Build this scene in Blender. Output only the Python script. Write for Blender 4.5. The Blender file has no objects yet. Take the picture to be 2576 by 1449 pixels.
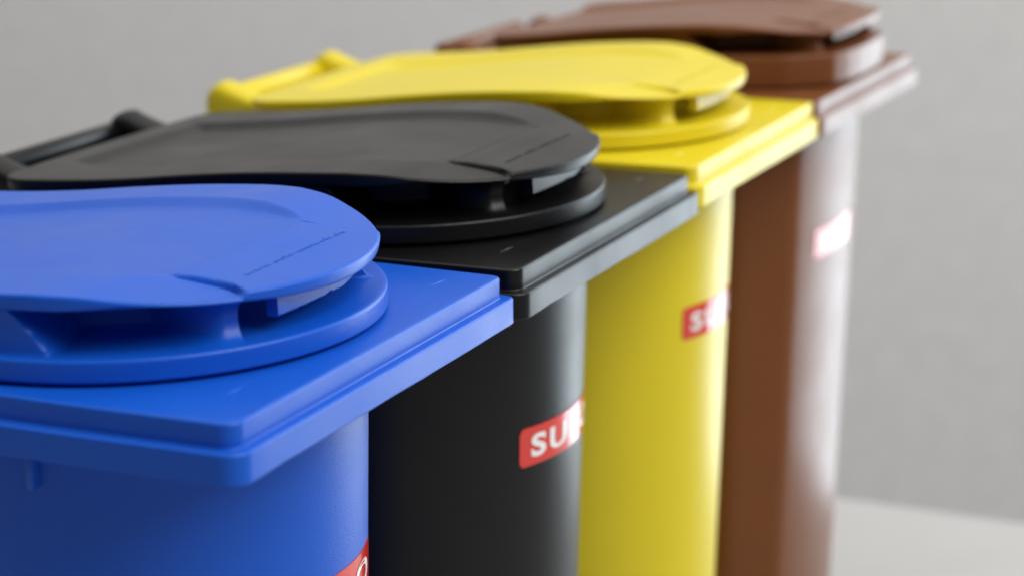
import bpy, bmesh, math, random
from mathutils import Vector, Matrix
random.seed(4)
S = 0.01                       # everything below is written in centimetres
sc = bpy.context.scene
col = sc.collection
TABLE_Z = -12.6

# ------------------------------------------------------------------ camera
YAW, PITCH, ROLL = 0.4266, 0.2572, -0.0100
fwd = Vector((-math.sin(YAW)*math.cos(PITCH), math.cos(YAW)*math.cos(PITCH), -math.sin(PITCH)))
right = Vector((math.cos(YAW), math.sin(YAW), 0))
up = right.cross(fwd)
r2 = right*math.cos(ROLL) + up*math.sin(ROLL)
u2 = -right*math.sin(ROLL) + up*math.cos(ROLL)
cam_d = bpy.data.cameras.new('camera')
cam = bpy.data.objects.new('camera', cam_d)
col.objects.link(cam)
M = Matrix((r2, u2, -fwd)).transposed().to_4x4()
M.translation = Vector((11.295, -17.985, 7.028))*S
cam.matrix_world = M
cam_d.sensor_width = 36
cam_d.lens = 36*5410.2/2576
cam_d.clip_start = 0.01
cam_d.clip_end = 50
cam_d.dof.use_dof = True
cam_d.dof.focus_distance = (Vector((-0.5, 5.3, 0.2))*S - M.translation).dot(fwd)
cam_d.dof.aperture_fstop = 21
sc.camera = cam

# ------------------------------------------------------------------ light
w = bpy.data.worlds.new('World'); sc.world = w; w.use_nodes = True
bg = w.node_tree.nodes['Background']
bg.inputs[0].default_value = (0.80, 0.88, 1.0, 1)
bg.inputs[1].default_value = 0.16

def area(name, loc, target, sx, sy, power, colour):
    d = bpy.data.lights.new(name, 'AREA'); d.shape = 'RECTANGLE'
    d.size = sx*S; d.size_y = sy*S; d.energy = power; d.color = colour
    o = bpy.data.objects.new(name, d); col.objects.link(o)
    o.location = Vector(loc)*S
    o.rotation_euler = (Vector(target)-Vector(loc)).to_track_quat('-Z', 'Y').to_euler()
    return o
# the big window of the room, to the right and behind the row of bins
area('window_light', (50, 152, 2), (-2, 14, -4), 90, 158, 23.5, (0.82, 0.93, 1.0))
# added overhead fill for ceiling bounce, tilted to brighten the wall
area('overhead_fill', (-40, 50, 120), (-40, 114, -10), 220, 170, 15.0, (1.0, 0.975, 0.95))
# added fill lamp, high up, to brighten the fronts of the bins
area('high_fill', (92, 4, 94), (-3, 14, -4), 90, 90, 18.5, (1.0, 0.98, 0.95))

sc.view_settings.view_transform = 'Standard'
sc.view_settings.look = 'None'
sc.view_settings.exposure = 0
sc.view_settings.gamma = 1

# ------------------------------------------------------------------ helpers
def link(name, me, mat=None, parent=None, smooth=True, **props):
    o = bpy.data.objects.new(name, me); col.objects.link(o)
    if mat: me.materials.append(mat)
    if smooth:
        for p in me.polygons: p.use_smooth = True
    if parent: o.parent = parent
    for k, v in props.items(): o[k] = v
    return o

def mesh(name, vs, fs):
    me = bpy.data.meshes.new(name)
    me.from_pydata([(a*S, b*S, c*S) for a, b, c in vs], [], fs)
    me.validate(); me.update()
    return me

def split_edges(me, deg=35):
    me.set_sharp_from_angle(angle=math.radians(deg))

def loft(name, rings, cap0=True, cap1=True, deg=35):
    """rings: list of closed rings with the same number of points."""
    n = len(rings[0]); vs = [p for r in rings for p in r]; fs = []
    for j in range(len(rings)-1):
        for i in range(n):
            k = (i+1) % n
            fs.append((j*n+i, j*n+k, (j+1)*n+k, (j+1)*n+i))
    if cap0: fs.append(tuple(range(n))[::-1])
    if cap1: fs.append(tuple((len(rings)-1)*n+i for i in range(n)))
    me = mesh(name, vs, fs)
    for p in me.polygons: p.use_smooth = True
    split_edges(me, deg)
    return me

def sst(a, b, x):
    t = max(0., min(1., (x-a)/(b-a))); return t*t*(3-2*t)

def interp(tab, x):
    if x <= tab[0][0]: return tab[0][1]
    if x >= tab[-1][0]: return tab[-1][1]
    for k in range(len(tab)-1):
        x0, y0 = tab[k]; x1, y1 = tab[k+1]
        if x <= x1:
            # Catmull-Rom in y
            ym = tab[k-1] if k > 0 else (2*x0-x1, 2*y0-y1)
            yp = tab[k+2] if k+2 < len(tab) else (2*x1-x0, 2*y1-y0)
            m0 = (y1-ym[1])/(x1-ym[0]); m1 = (yp[1]-y0)/(yp[0]-x0)
            h = x1-x0; t = (x-x0)/h
            return ((2*t**3-3*t*t+1)*y0 + (t**3-2*t*t+t)*h*m0 + (-2*t**3+3*t*t)*y1 + (t**3-t*t)*h*m1)

def rrect(x0, x1, y0, y1, r, n=10, rfar=None):
    pts = []; r0 = r
    for k, a0 in enumerate((0, 90, 180, 270)):
        r = rfar if (k == 0 and rfar) else r0
        cx, cy = ((x1-r, y1-r), (x0+r, y1-r), (x0+r, y0+r), (x1-r, y0+r))[k]
        for i in range(n+1):
            a = math.radians(a0+90*i/n)
            pts.append((cx+r*math.cos(a), cy+r*math.sin(a)))
    return pts

# ------------------------------------------------------------------ materials
def plastic(name, colour, rough=0.42, spec=0.5, bump=0.3, tint=0.06, sss=0.0, scale=4200):
    m = bpy.data.materials.new(name); m.use_nodes = True
    nt = m.node_tree; N = nt.nodes; L = nt.links
    b = N['Principled BSDF']
    tc = N.new('ShaderNodeTexCoord')
    no = N.new('ShaderNodeTexNoise'); no.inputs['Scale'].default_value = scale; no.inputs['Detail'].default_value = 3
    L.new(tc.outputs['Object'], no.inputs['Vector'])
    n2 = N.new('ShaderNodeTexNoise'); n2.inputs['Scale'].default_value = 70; n2.inputs['Detail'].default_value = 5
    L.new(tc.outputs['Object'], n2.inputs['Vector'])
    bp = N.new('ShaderNodeBump'); bp.inputs['Strength'].default_value = bump; bp.inputs['Distance'].default_value = 0.00012
    L.new(no.outputs['Fac'], bp.inputs['Height'])
    L.new(bp.outputs['Normal'], b.inputs['Normal'])
    mr = N.new('ShaderNodeMapRange'); mr.inputs['From Min'].default_value = 0.3; mr.inputs['From Max'].default_value = 0.7
    mr.inputs['To Min'].default_value = rough-0.04; mr.inputs['To Max'].default_value = rough+0.06
    L.new(n2.outputs['Fac'], mr.inputs['Value']); L.new(mr.outputs['Result'], b.inputs['Roughness'])
    mx = N.new('ShaderNodeMixRGB'); mx.inputs[1].default_value = (*[c*(1-tint) for c in colour], 1)
    mx.inputs[2].default_value = (*[min(1, c*(1+tint)) for c in colour], 1)
    L.new(n2.outputs['Fac'], mx.inputs[0]); L.new(mx.outputs[0], b.inputs['Base Color'])
    b.inputs['Specular IOR Level'].default_value = spec
    if sss > 0:
        b.inputs['Subsurface Weight'].default_value = sss
        b.inputs['Subsurface Radius'].default_value = (1, 1, 1)
        b.inputs['Subsurface Scale'].default_value = 0.0012
    return m

# ------------------------------------------------------------------ setting
def sheet(name, vs, fs, mat, kind='structure'):
    me = mesh(name, vs, fs)
    o = link(name, me, mat, None, False); o['kind'] = kind
    return o
table_m = plastic('pale_table_top', (0.44, 0.435, 0.425), 0.36, 0.4, 0.1, 0.03, scale=900)
wall_m = plastic('grey_wall_paint', (0.90, 0.875, 0.84), 0.9, 0.1, 0.4, 0.10, scale=400)
tt = 3.0
me = loft('table', [[(x, y, TABLE_Z-tt) for x, y in rrect(-95, 48, -70, 33.6, 1)],
                    [(x, y, TABLE_Z) for x, y in rrect(-95, 48, -70, 33.6, 1)]])
tab = link('table', me, table_m, None, False)
tab['kind'] = 'structure'
sheet('wall', [(-330, 110, -120), (0, 110, -120), (0, 110, 190), (-330, 110, 190),
               (-330, 113, -120), (0, 113, -120), (0, 113, 190), (-330, 113, 190)],
      [(0, 1, 2, 3), (7, 6, 5, 4), (0, 4, 5, 1), (1, 5, 6, 2), (2, 6, 7, 3), (3, 7, 4, 0)], wall_m)

# ------------------------------------------------------------------ the bins
W = 7.0
CY = 3.5
S_IN, H1, H2 = 0.135, 0.29, 0.36
BACK = -9.2
CX = -3.6

def lid_outline(inset, a=3.2, b=3.22, rear=-8.7, rr=0.9, prof=None):
    """closed plan outline of the lid: round front, straight sides, rounded rear corners.
    Returns x, y, outward normal and the angle seen from the middle of the round front."""
    raw = []
    nf = 420
    if prof:
        half = []
        for k in range(len(prof)-1):
            (u0, x0), (u1, x1) = prof[k], prof[k+1]
            m = max(2, int(math.hypot(u1-u0, x1-x0)/.012))
            for i in range(m): half.append((u0+(u1-u0)*i/m, x0+(x1-x0)*i/m))
        half.append(prof[-1])
        full = [(CY-u, x) for u, x in half[::-1]]+[(CY+u, x) for u, x in half[1:]]
        for _ in range(90):      # soften the corners
            full = [full[0]]+[((full[i-1][0]+2*full[i][0]+full[i+1][0])/4, (full[i-1][1]+2*full[i][1]+full[i+1][1])/4) for i in range(1, len(full)-1)]+[full[-1]]
        for y, x in full: raw.append((x-.0, y, math.degrees(math.atan2(y-CY, x-CX))))
        b = prof[-1][0]
        d_ = a   # a is used as a growth of the outline here
        raw = [(x, y, an) for x, y, an in raw]
    else:
        for i in range(nf+1):
            t = -math.pi/2 + math.pi*i/nf
            x = a*math.cos(t); y = b*math.sin(t)
            raw.append((CX+x, CY+y, math.degrees(math.atan2(y, x))))
    def seg(p, q, n):
        for i in range(1, n+1):
            raw.append((p[0]+(q[0]-p[0])*i/n, p[1]+(q[1]-p[1])*i/n, 180.))
    def arc(cx, cy, a0, n):
        for i in range(1, n+1):
            t = math.radians(a0+90*i/n)
            raw.append((cx+rr*math.cos(t), cy+rr*math.sin(t), 180.))
    x0 = raw[-1][0]
    seg((x0, CY+b), (rear+rr, CY+b), 60); arc(rear+rr, CY+b-rr, 90, 24)
    seg((rear, CY+b-rr), (rear, CY-b+rr), 80); arc(rear+rr, CY-b+rr, 180, 24)
    seg((rear+rr, CY-b), (x0, CY-b), 60); raw.pop()
    n = len(raw); out = []
    for i in range(n):
        p, q = raw[i-1], raw[(i+1) % n]
        tx, ty = q[0]-p[0], q[1]-p[1]; l = math.hypot(tx, ty) or 1
        nx, ny = ty/l, -tx/l
        out.append((raw[i][0], raw[i][1], nx, ny, raw[i][2]))
    if inset:
        out = [(x-nx*inset, y-ny*inset, nx, ny, an) for x, y, nx, ny, an in out]
    return out

def OL(P, grow=0., **kw):
    rear = P['rear']
    if P.get('prof'):
        return lid_outline(-grow, 0, 0, rear=rear, prof=P['prof'], **kw)
    return lid_outline(0, P['a']+grow, P['b']+grow, rear=rear, **kw)

BASE = [(-9.3, .42), (-8.4, .47), (-7.4, .54), (-6.5, .63), (-5.5, .76), (-4.5, .87), (-3.4, .95), (-2.4, .975), (-1.8, .985), (-1.2, .965), (-.4, .905)]

def base_z(x): return interp(BASE, x)

TONGUE = [(-2.0, 1.47), (-1.6, 1.42), (-1.3, 1.44), (-1.0, 1.62), (-.6, 1.95), (-.3, 2.3)]
def tongue_half(x): return interp(TONGUE, x)

def rim_mask(x, y):
    """1 on the raised side rims of the top plate, 0 on the sunken panel and on the front tongue"""
    u = abs(y-CY)
    if x < -2.0:
        wi = interp([(-8.5, 1.55), (-7.9, 1.80), (-6.2, 2.0), (-3.6, 2.0), (-2.9, 1.90), (-2.45, 1.74), (-2.0, 1.50)], x)
        tr = interp([(-7, .25), (-3.4, .30), (-2.4, .20), (-2.0, .06)], x)
        m = sst(wi-tr*.5, wi+tr*.5, u)
        return max(m, 1-sst(-8.4, -8.05, x))
    wi = tongue_half(x)
    e_ = .02+.05*sst(-1.25, -.95, x)
    return sst(wi-e_, wi+e_, u)

def plate_h(x, y, P):
    h = base_z(x) + P['dz']
    m = rim_mask(x, y)
    u = abs(y-CY)
    # the side rims stand above the panel and fall away below the level of the front tongue
    h += m*P['rim']*interp([(-2.9, 1.0), (-2.4, .62), (-2.0, -.10), (-1.6, -.60), (-1.2, -.85), (-.3, -.9)], x)
    # groove on either side of the tongue
    if -2.12 < x < -.75:
        wi = tongue_half(x)
        h -= .055*sst(-2.10, -1.98, x)*(1-sst(-1.3, -1.02, x))*math.exp(-((u-wi-.01)/.03)**2)
    # fine step where panel turns into tongue, then the tongue tips forward
    h += .010*math.exp(-((x+2.03)/.02)**2)*(1-m)
    h -= .022*sst(-1.85, -1.5, x)*(1-m)
    # small sunken mark on the panel
    if y < CY: h -= .012*math.exp(-(((x+7.0)/.2)**2+((u-1.6)/.12)**2))
    return h - .03*(u/3.2)**2

def under_z(x, y, P):
    return base_z(x)+P['dz']-interp([(-3.2, .115), (-2.6, .13), (-2.0, .12), (-1.2, .145), (-.8, .175), (-.4, .20)], x)

def make_plate(P):
    O = OL(P, -.08, rr=.55)
    n = len(O)
    def pt(i, t):
        x, y = O[i][0], O[i][1]
        sx = max(P['rear']+1.2, min(CX, x))
        cx, cy = sx, CY
        return cx+(x-cx)*t, cy+(y-cy)*t
    rings = []
    ts = [0.02+.96*(k/40)**.8 for k in range(41)]
    fine = []
    for k in range(0, 100):
        fine.append(.30+.67*k/99)
    ts = [0., .08, .16, .23] + fine + [.98]
    re = .045
    for t in ts:
        r = []
        for i in range(n):
            x, y = pt(i, t); r.append((x, y, plate_h(x, y, P)))
        rings.append(r)
    # rounded outer edge
    def off(i, d): return O[i][0]-O[i][2]*d, O[i][1]-O[i][3]*d
    for a in (0, 18, 36, 54, 72, 90):
        a = math.radians(a); r = []
        for i in range(n):
            x, y = off(i, re*(1-math.sin(a))); hx, hy = off(i, re)
            r.append((x, y, plate_h(hx, hy, P)-re*(1-math.cos(a))))
        rings.append(r)
    for a in (0, 30, 60, 90):
        a = math.radians(a); r = []; rb = .03
        for i in range(n):
            x, y = off(i, .012+rb*(1-math.cos(a)))
            zb = under_z(x, y, P)
            r.append((x, y, zb+rb*(1-math.sin(a))))
        rings.append(r)
    for t in (.9, .75, .55, .3, 0.):
        r = []
        for i in range(n):
            x, y = pt(i, t); r.append((x, y, under_z(x, y, P)))
        rings.append(r)
    me = loft('lid_plate', rings[::-1], False, False, 38)
    bm = bmesh.new(); bm.from_mesh(me)
    bmesh.ops.remove_doubles(bm, verts=bm.verts, dist=1e-6)
    bmesh.ops.dissolve_degenerate(bm, dist=1e-7, edges=bm.edges)
    bmesh.ops.recalc_face_normals(bm, faces=bm.faces)
    bm.to_mesh(me); bm.free(); split_edges(me, 38)
    return me

def make_disc(P):
    O = OL(P, .0)
    z0, z1 = .045, .045+P['disc']
    rings = []
    for d, z in ((.10, z0), (.02, z0), (0, z0+.02), (0, z0+.035), (0, z1-.05), (-.0, z1-.035), (.008, z1-.014), (.022, z1-.004), (.045, z1), (.07, z1), (.4, z1), (1.2, z1+.005)):
        rings.append([(x-nx*d, y-ny*d, z) for x, y, nx, ny, a in O])
    return loft('lid_base', rings, True, True, 50)

def make_skirt(P):
    """the part of the lid that sits inside the rim, seen as the dark seam under the lid"""
    O = OL(P)
    rings = [[(x-nx*.16, y-ny*.16, z) for x, y, nx, ny, a in O] for z in (-.0+.002, .05)]
    return loft('lid_seat', rings)

def make_neck(P):
    O = OL(P, -.05)
    n = len(O); K = 18; rings = []
    z0 = .045+P['disc']-.01
    for j in range(K+1):
        s = j/K; r = []
        cs = math.sqrt(max(0, 1-(2*s-1)**2))
        flat = 1-abs(2*s-1)**9
        for x, y, nx, ny, a in O:
            A = abs(a)
            # depth of the waist along the edge
            wall = .10-.04*s+.05*cs
            colm = .075+.22*cs
            deep = .16+.95*flat
            front = .22+1.05*flat
            pk = P['pk']+1-9*(1-s)
            if A <= 30.0: d = front
            elif A <= 31.2:
                k = sst(30.0, 31.2, A); d = front*(1-k)+colm*k
            elif A <= 34.5: d = colm
            elif A <= 52:
                k = sst(34.5, 52, A); d = colm*(1-k)+deep*k
            elif A <= pk: d = deep
            elif A <= pk+3:
                k = sst(pk, pk+3, A); d = deep*(1-k)+wall*k
            else: d = wall
            px, py = x-nx*d, y-ny*d
            zt = under_z(px, py, P)+.012
            r.append((px, py, z0+(zt-z0)*s))
        rings.append(r)
    return loft('lid_neck', rings, True, True, 45)

def box_mesh(name, x0, x1, y0, y1, z0, z1, bev=.03):
    r = [rrect(x0+bev, x1-bev, y0+bev, y1-bev, bev*.8, 3), rrect(x0, x1, y0, y1, bev, 3)]
    rings = [[(x, y, z0) for x, y in r[0]], [(x, y, z0+bev) for x, y in r[1]], [(x, y, z1-bev) for x, y in r[1]], [(x, y, z1) for x, y in r[0]]]
    return loft(name, rings, True, True, 60)

def make_lip(P):
    """hanging finger lip under the front tongue, worn along its lower edge"""
    vs = []; fs = []
    n = 60; y0, y1 = CY-P['lip']+.08, CY+P['lip']*.62
    x1 = -.93; x0 = x1-.14
    zt = under_z(-1, CY, P)+.02
    rnd = random.Random(7)
    for i in range(n+1):
        y = y0+(y1-y0)*i/n
        zb = P['lipz']+.006*math.sin(i*.9)*rnd.random()
        if 36 < i < 41: zb += .03*rnd.random()
        if i > 50: zb += .01*rnd.random()+.006*(i-50)
        bow = .05*(1-((y-CY)/P['lip'])**2)
        vs += [(x0+bow, y, zt), (x1+bow, y, zt), (x1+bow+.015, y, zb+.03), (x1+bow-.02, y, zb), (x0+bow, y, zb+.01)]
    for i in range(n):
        for k in range(5):
            a, b = i*5+k, i*5+(k+1) % 5
            fs.append((a, b, b+5, a+5))
    fs.append((4, 3, 2, 1, 0)); fs.append(tuple(n*5+k for k in range(5)))
    me = mesh('finger_lip', vs, fs)
    for p in me.polygons: p.use_smooth = True
    split_edges(me, 40)
    return me

def make_rim(back):
    def ring(i, z, r): return [(x, y, z) for x, y in bow(rrect(back+i, -i, i, W-i, r, 10, min(r, .13)))]
    def bow(pts):
        # long sides swell very slightly towards the middle of the bin
        out = []
        dense = []
        n = len(pts)
        for k in range(n):
            p, q = pts[k], pts[(k+1) % n]
            L = math.hypot(q[0]-p[0], q[1]-p[1])
            m = 20 if k % 11 == 10 else 1
            for j in range(m): dense.append((p[0]+(q[0]-p[0])*j/m, p[1]+(q[1]-p[1])*j/m))
        for x, y in dense:
            f = (y-CY)/3.5
            s_ = 0.055*sst(-.1, -2.6, x) if x > -2.6 else .055
            out.append((x, y+s_*f))
        return out
    zL = -H1-H2
    rings = [ring(.45, zL+.02, .1), ring(.30, zL, .12), ring(.03, zL, .26), ring(.018, zL, .26), ring(.004, zL+.006, .27), ring(0, zL+.016, .27), ring(0, zL+.03, .27), ring(0, -H1-.045, .27), ring(0, -H1-.03, .27), ring(.008, -H1-.01, .265), ring(.03, -H1, .25), ring(.045, -H1, .25),
             ring(S_IN-.03, -H1, .22), ring(S_IN-.012, -H1, .22), ring(S_IN, -H1+.012, .21), ring(S_IN, -H1+.03, .21), ring(S_IN, -.045, .21), ring(S_IN, -.03, .21), ring(S_IN+.008, -.01, .20), ring(S_IN+.03, 0, .18), ring(S_IN+.06, 0, .18), ring(S_IN+.6, 0, .1)]
    # the lower edge is not perfectly straight: moulding flash and small knocks
    rnd = random.Random(11)
    for k in range(len(rings[0])):
        w_ = .006*math.sin(k*.37)+rnd.uniform(-.004, .004)
        if rnd.random() < .05: w_ += .02
        for j in (2, 3, 4, 5): x, y, z = rings[j][k]; rings[j][k] = (x, y, z+w_*(1 if j < 5 else .5))
    assert all(len(r) == len(rings[0]) for r in rings), [len(r) for r in rings]
    return loft('rim', rings, True, True, 50)

FLAT_R, FLAT_X, FLAT_U = 8.6, -.57, 2.15      # brown bin: gently bowed front between two corners
def body_front(kind):
    """front half of the body plan, from the near side to the far side, at rim height"""
    if kind == 'round':
        return [(-3.75+3.0*math.cos(math.radians(-90+180*i/120)), CY+3.0*math.sin(math.radians(-90+180*i/120))) for i in range(121)]
    half = [(FLAT_X-(FLAT_R-math.sqrt(FLAT_R**2-u*u)), u) for u in [FLAT_U*i/40 for i in range(41)]]
    xc = half[-1][0]
    half += [(xc-1.0*i/20, FLAT_U+.62*i/20) for i in range(1, 21)]
    half += [(xc-1.0-1.9*i/20, FLAT_U+.62+.28*i/20) for i in range(1, 21)]
    full = [(x, CY-u) for x, u in half[::-1]]+[(x, CY+u) for x, u in half[1:]]
    for _ in range(6):
        full = [full[0]]+[((full[i-1][0]+2*full[i][0]+full[i+1][0])/4, (full[i-1][1]+2*full[i][1]+full[i+1][1])/4) for i in range(1, len(full)-1)]+[full[-1]]
    return full

def taper(z): return 1+.010*(z+.65)

def make_body(kind):
    F = body_front(kind)
    x0 = F[-1][0]; u0 = F[-1][1]-CY
    plan = list(F)
    for i in range(1, 9): plan.append((x0-(x0+8.3)*i/8, CY+u0))
    for i in range(1, 9): plan.append((-8.3, CY+u0-2*u0*i/8))
    for i in range(1, 8): plan.append((-8.3+(x0+8.3)*i/8, CY-u0))
    rings = []
    for z, k in ((TABLE_Z+.02, .96), (TABLE_Z+.15, .99), (TABLE_Z+.4, 1), (-9, 1), (-6, 1), (-3, 1), (-1.5, 1), (-.62, 1)):
        g = taper(z)*k
        rings.append([(-3.75+(x+3.75)*g, CY+(y-CY)*g, z) for x, y in plan])
    return loft('body', rings, True, True, 50)

def cyl(name, c, r, y0, y1, bev=.06, n=48):
    rings = []
    for y, rr_ in ((y0, r-bev), (y0+bev*.3, r-bev*.3), (y0+bev, r), (y1-bev, r), (y1-bev*.3, r-bev*.3), (y1, r-bev)):
        rings.append([(c[0]+rr_*math.cos(2*math.pi*i/n), y, c[1]-rr_*math.sin(2*math.pi*i/n)) for i in range(n)])
    return loft(name, rings, True, True, 50)

def make_knuckle(yc, P):
    """rounded hinge knuckle with the neck that joins it to the lid plate"""
    n = 40; rings = []
    for y, k in ((-.33, .45), (-.31, .66), (-.25, .84), (-.15, .96), (0, 1.0), (.15, .96), (.25, .84), (.31, .66), (.33, .45)):
        r = []
        R = .42*k
        cx, cz = P['rear']-.92, .24-P['dz']*.4
        for i in range(n):
            t = 2*math.pi*i/n
            x, z = math.cos(t), math.sin(t)
            px = cx+R*x
            pz = cz+R*z
            if x > 0:       # pull the front half forward into an arm
                px = cx+R*x+.85*x**1.5
                pz = cz+R*z*(1-.72*x)-.02*x
            r.append((px, yc+y, pz))
        rings.append(r)
    return loft('hinge_knuckle', rings, True, True, 50)

# ---- lettering
def text_points(body, size, bold=0., extrude=0., spacing=1.0):
    cu = bpy.data.curves.new('t', 'FONT'); cu.body = body; cu.size = size; cu.align_x = 'CENTER'; cu.align_y = 'CENTER'
    cu.offset = bold; cu.extrude = extrude; cu.space_character = spacing; cu.resolution_u = 6
    if extrude: cu.bevel_depth = extrude*.35
    o = bpy.data.objects.new('t', cu); col.objects.link(o)
    dg = bpy.context.evaluated_depsgraph_get()
    me = o.evaluated_get(dg).to_mesh()
    vs = [tuple(v.co) for v in me.vertices]; fs = [tuple(p.vertices) for p in me.polygons]
    o.to_mesh_clear(); bpy.data.objects.remove(o); bpy.data.curves.remove(cu)
    return vs, fs

def on_body(u, z, lift, kind):
    g = taper(z)
    if kind == 'round': R, cx = 3.0, -3.75
    else: R, cx = FLAT_R, FLAT_X-FLAT_R
    t = u/R
    x, y = cx+(R+lift)*math.cos(t), CY+(R+lift)*math.sin(t)
    return (-3.75+(x+3.75)*g, CY+(y-CY)*g, z)
LZ0, LZ1, LH = -3.60, -3.00, 1.30

def make_label(kind):
    r = .09; n = 8; prof = []
    # rounded rectangle densely sampled along u
    vs = []; fs = []; nu = 60
    for i in range(nu+1):
        u = -LH+2*LH*i/nu
        e = min(LH-abs(u), r)
        dz = r-math.sqrt(max(0, r*r-(r-e)**2))
        for j, zz in enumerate((LZ0+dz, (LZ0+LZ1)/2, LZ1-dz)):
            vs.append(on_body(u, zz, .012, kind))
        for zz in (LZ0+dz, LZ1-dz): vs.append(on_body(u, zz, .001, kind))
    for i in range(nu):
        a = i*5; b = a+5
        fs += [(a, b, b+1, a+1), (a+1, b+1, b+2, a+2), (a+3, b+3, b, a), (a+2, b+2, b+4, a+4)]
    return mesh('label', vs, fs)

def make_label_text(kind):
    vs, fs = text_points('SULO', .47, .016, 0, 1.22)
    xs = [v[0] for v in vs]; k = 2.12/(max(xs)-min(xs)); m = (max(xs)+min(xs))/2
    ys = [v[1] for v in vs]; my = (max(ys)+min(ys))/2
    out = [on_body((v[0]-m)*k, (LZ0+LZ1)/2+(v[1]-my)*1.0, .018, kind) for v in vs]
    return mesh('label_text', out, fs)

def make_emboss(P):
    vs, fs = text_points('www.sulo-umwelt.de', .125, -.001, .003, 1.12)
    xs = [v[0] for v in vs]; k = 2.35/(max(xs)-min(xs)); m = (max(xs)+min(xs))/2
    out = []
    for x, y, z in vs:
        X = -1.33-y; Y = CY+.1+(x-m)*k
        out.append((X, Y, plate_h(X, Y, P)+z+.0015))
    me = mesh('embossed_lettering', out, fs)
    return me

def nick(name, x, y, z, l, ang, w_=.02, h=.012):
    c, s_ = math.cos(ang), math.sin(ang)
    vs = [(x-c*l/2, y-s_*l/2, z), (x-s_*w_/2, y+c*w_/2, z), (x+c*l/2, y+s_*l/2, z), (x+s_*w_/2, y-c*w_/2, z), (x, y, z+h)]
    return mesh(name, vs, [(1, 0, 4), (2, 1, 4), (3, 2, 4), (0, 3, 4)])

STD = dict(a=3.12, b=3.17, rear=-8.85, dz=0., rim=.10, disc=.27, lip=1.15, lipz=.49, pk=79)
# the brown lid is taller, with a flatter front between two corners
BRW = dict(prof=[(0, -.50), (.6, -.51), (1.2, -.56), (1.80, -.68), (2.45, -1.45), (3.0, -2.7), (3.17, -3.6), (3.17, -3.9)], rear=-7.75, dz=.24, rim=.085, disc=.60, lip=1.15, lipz=.80, pk=82)
plates = {}
def build_set(P):
    return dict(plate=make_plate(P), disc=make_disc(P), skirt=make_skirt(P), neck=make_neck(P), lip=make_lip(P), emboss=make_emboss(P),
                k=[make_knuckle(CY-1.97, P), make_knuckle(CY+1.97, P)])
std, brw = build_set(STD), build_set(BRW)
for G_, kind_ in ((std, 'round'), (brw, 'flat')):
    sh_ = 0 if kind_ == 'round' else 1.15
    G_.update(rim=make_rim(BACK+sh_), bracket=box_mesh('hinge_bracket', -10.15+sh_, BACK-.005+sh_, CY-2.3, CY+2.3, -.35, .17, .08),
              bar=cyl('grip_bar', (-10.0+sh_, .27), .20, CY-1.9, CY+1.9),
              body=make_body(kind_), label=make_label(kind_), ltext=make_label_text(kind_))
shared = dict( rib=box_mesh('moulded_rib', -3.08, -2.99, .44, .66, -1.24, -.6, .02), nick=[nick('mould_mark', -.76, yy, .0, .42, math.radians(83), .022, .012) for yy in (1.15, 6.2)])

def place(name, me, mats, parent):
    m2 = me.copy(); m2.materials.clear(); m2.materials.append(mats)
    o = bpy.data.objects.new(name, m2); col.objects.link(o); o.parent = parent
    return o

label_red = plastic('red_label_foil', (0.62, 0.022, 0.010), 0.12, 0.85, .02, .02)
label_white = plastic('white_label_print', (0.78, 0.78, 0.76), 0.2, 0.5, .02, .01)

def make_bin(label, mat, G, off, rot=0, lid_dx=0, lid_dy=0):
    root = bpy.data.objects.new('miniature_wheelie_bin', None); col.objects.link(root)
    root['label'] = label; root['category'] = 'waste bin'; root['group'] = 'row of small plastic wheelie bins'
    root.empty_display_size = .01
    # the empty stands at the base of the bin; the meshes are written from the rim corner, so parts are shifted back
    root.location = (off[0]*S, off[1]*S, TABLE_Z*S); root.rotation_euler = (0, 0, rot)
    def part(nm, me, parent, mt=mat):
        o = place(nm, me, mt, parent)
        if parent is root: o.location = (0, 0, -TABLE_Z*S)
        return o
    part('body', G['body'], root)
    rim = part('rim', G['rim'], root)
    for mk in shared['nick']: part('mould_mark', mk, rim)
    part('moulded_rib', shared['rib'], root)
    lab = part('label', G['label'], root, label_red)
    lab['label'] = 'red foil label on the front of the bin'
    part('label_text', G['ltext'], lab, label_white)
    part('grip_bar', G['bar'], root)
    part('hinge_bracket', G['bracket'], root)
    lid = part('lid', G['disc'], root)
    lid.location.x = lid_dx*S; lid.location.y = lid_dy*S
    part('lid_seat', G['skirt'], lid)
    part('lid_neck', G['neck'], lid)
    part('lid_plate', G['plate'], lid)
    part('finger_lip', G['lip'], lid)
    part('embossed_lettering', G['emboss'], lid)
    for k in G['k']: part('hinge_knuckle', k, lid)
    return root

blue = plastic('blue_plastic', (0.004, 0.088, 0.52), .36, .31, .32, .04, .12)
black = plastic('black_plastic', (0.0035, 0.0034, 0.0038), .34, .28, .32, .08)
yellow = plastic('yellow_plastic', (0.68, 0.55, 0.012), .35, .34, .32, .03, .35)
brown = plastic('brown_plastic', (0.165, 0.054, 0.016), .33, .28, .22, .05)

make_bin('blue plastic bin, nearest of the row, in front of the black bin', blue, std, (0, 0))
make_bin('black plastic bin standing between the blue bin and the yellow bin', black, std, (.08, 7.03))
make_bin('bright yellow plastic bin standing between the black bin and the brown bin', yellow, std, (-.02, 14.30))
make_bin('glossy brown plastic bin with a thicker lid, farthest of the row', brown, brw, (.05, 20.90), -.019, .30, .30)
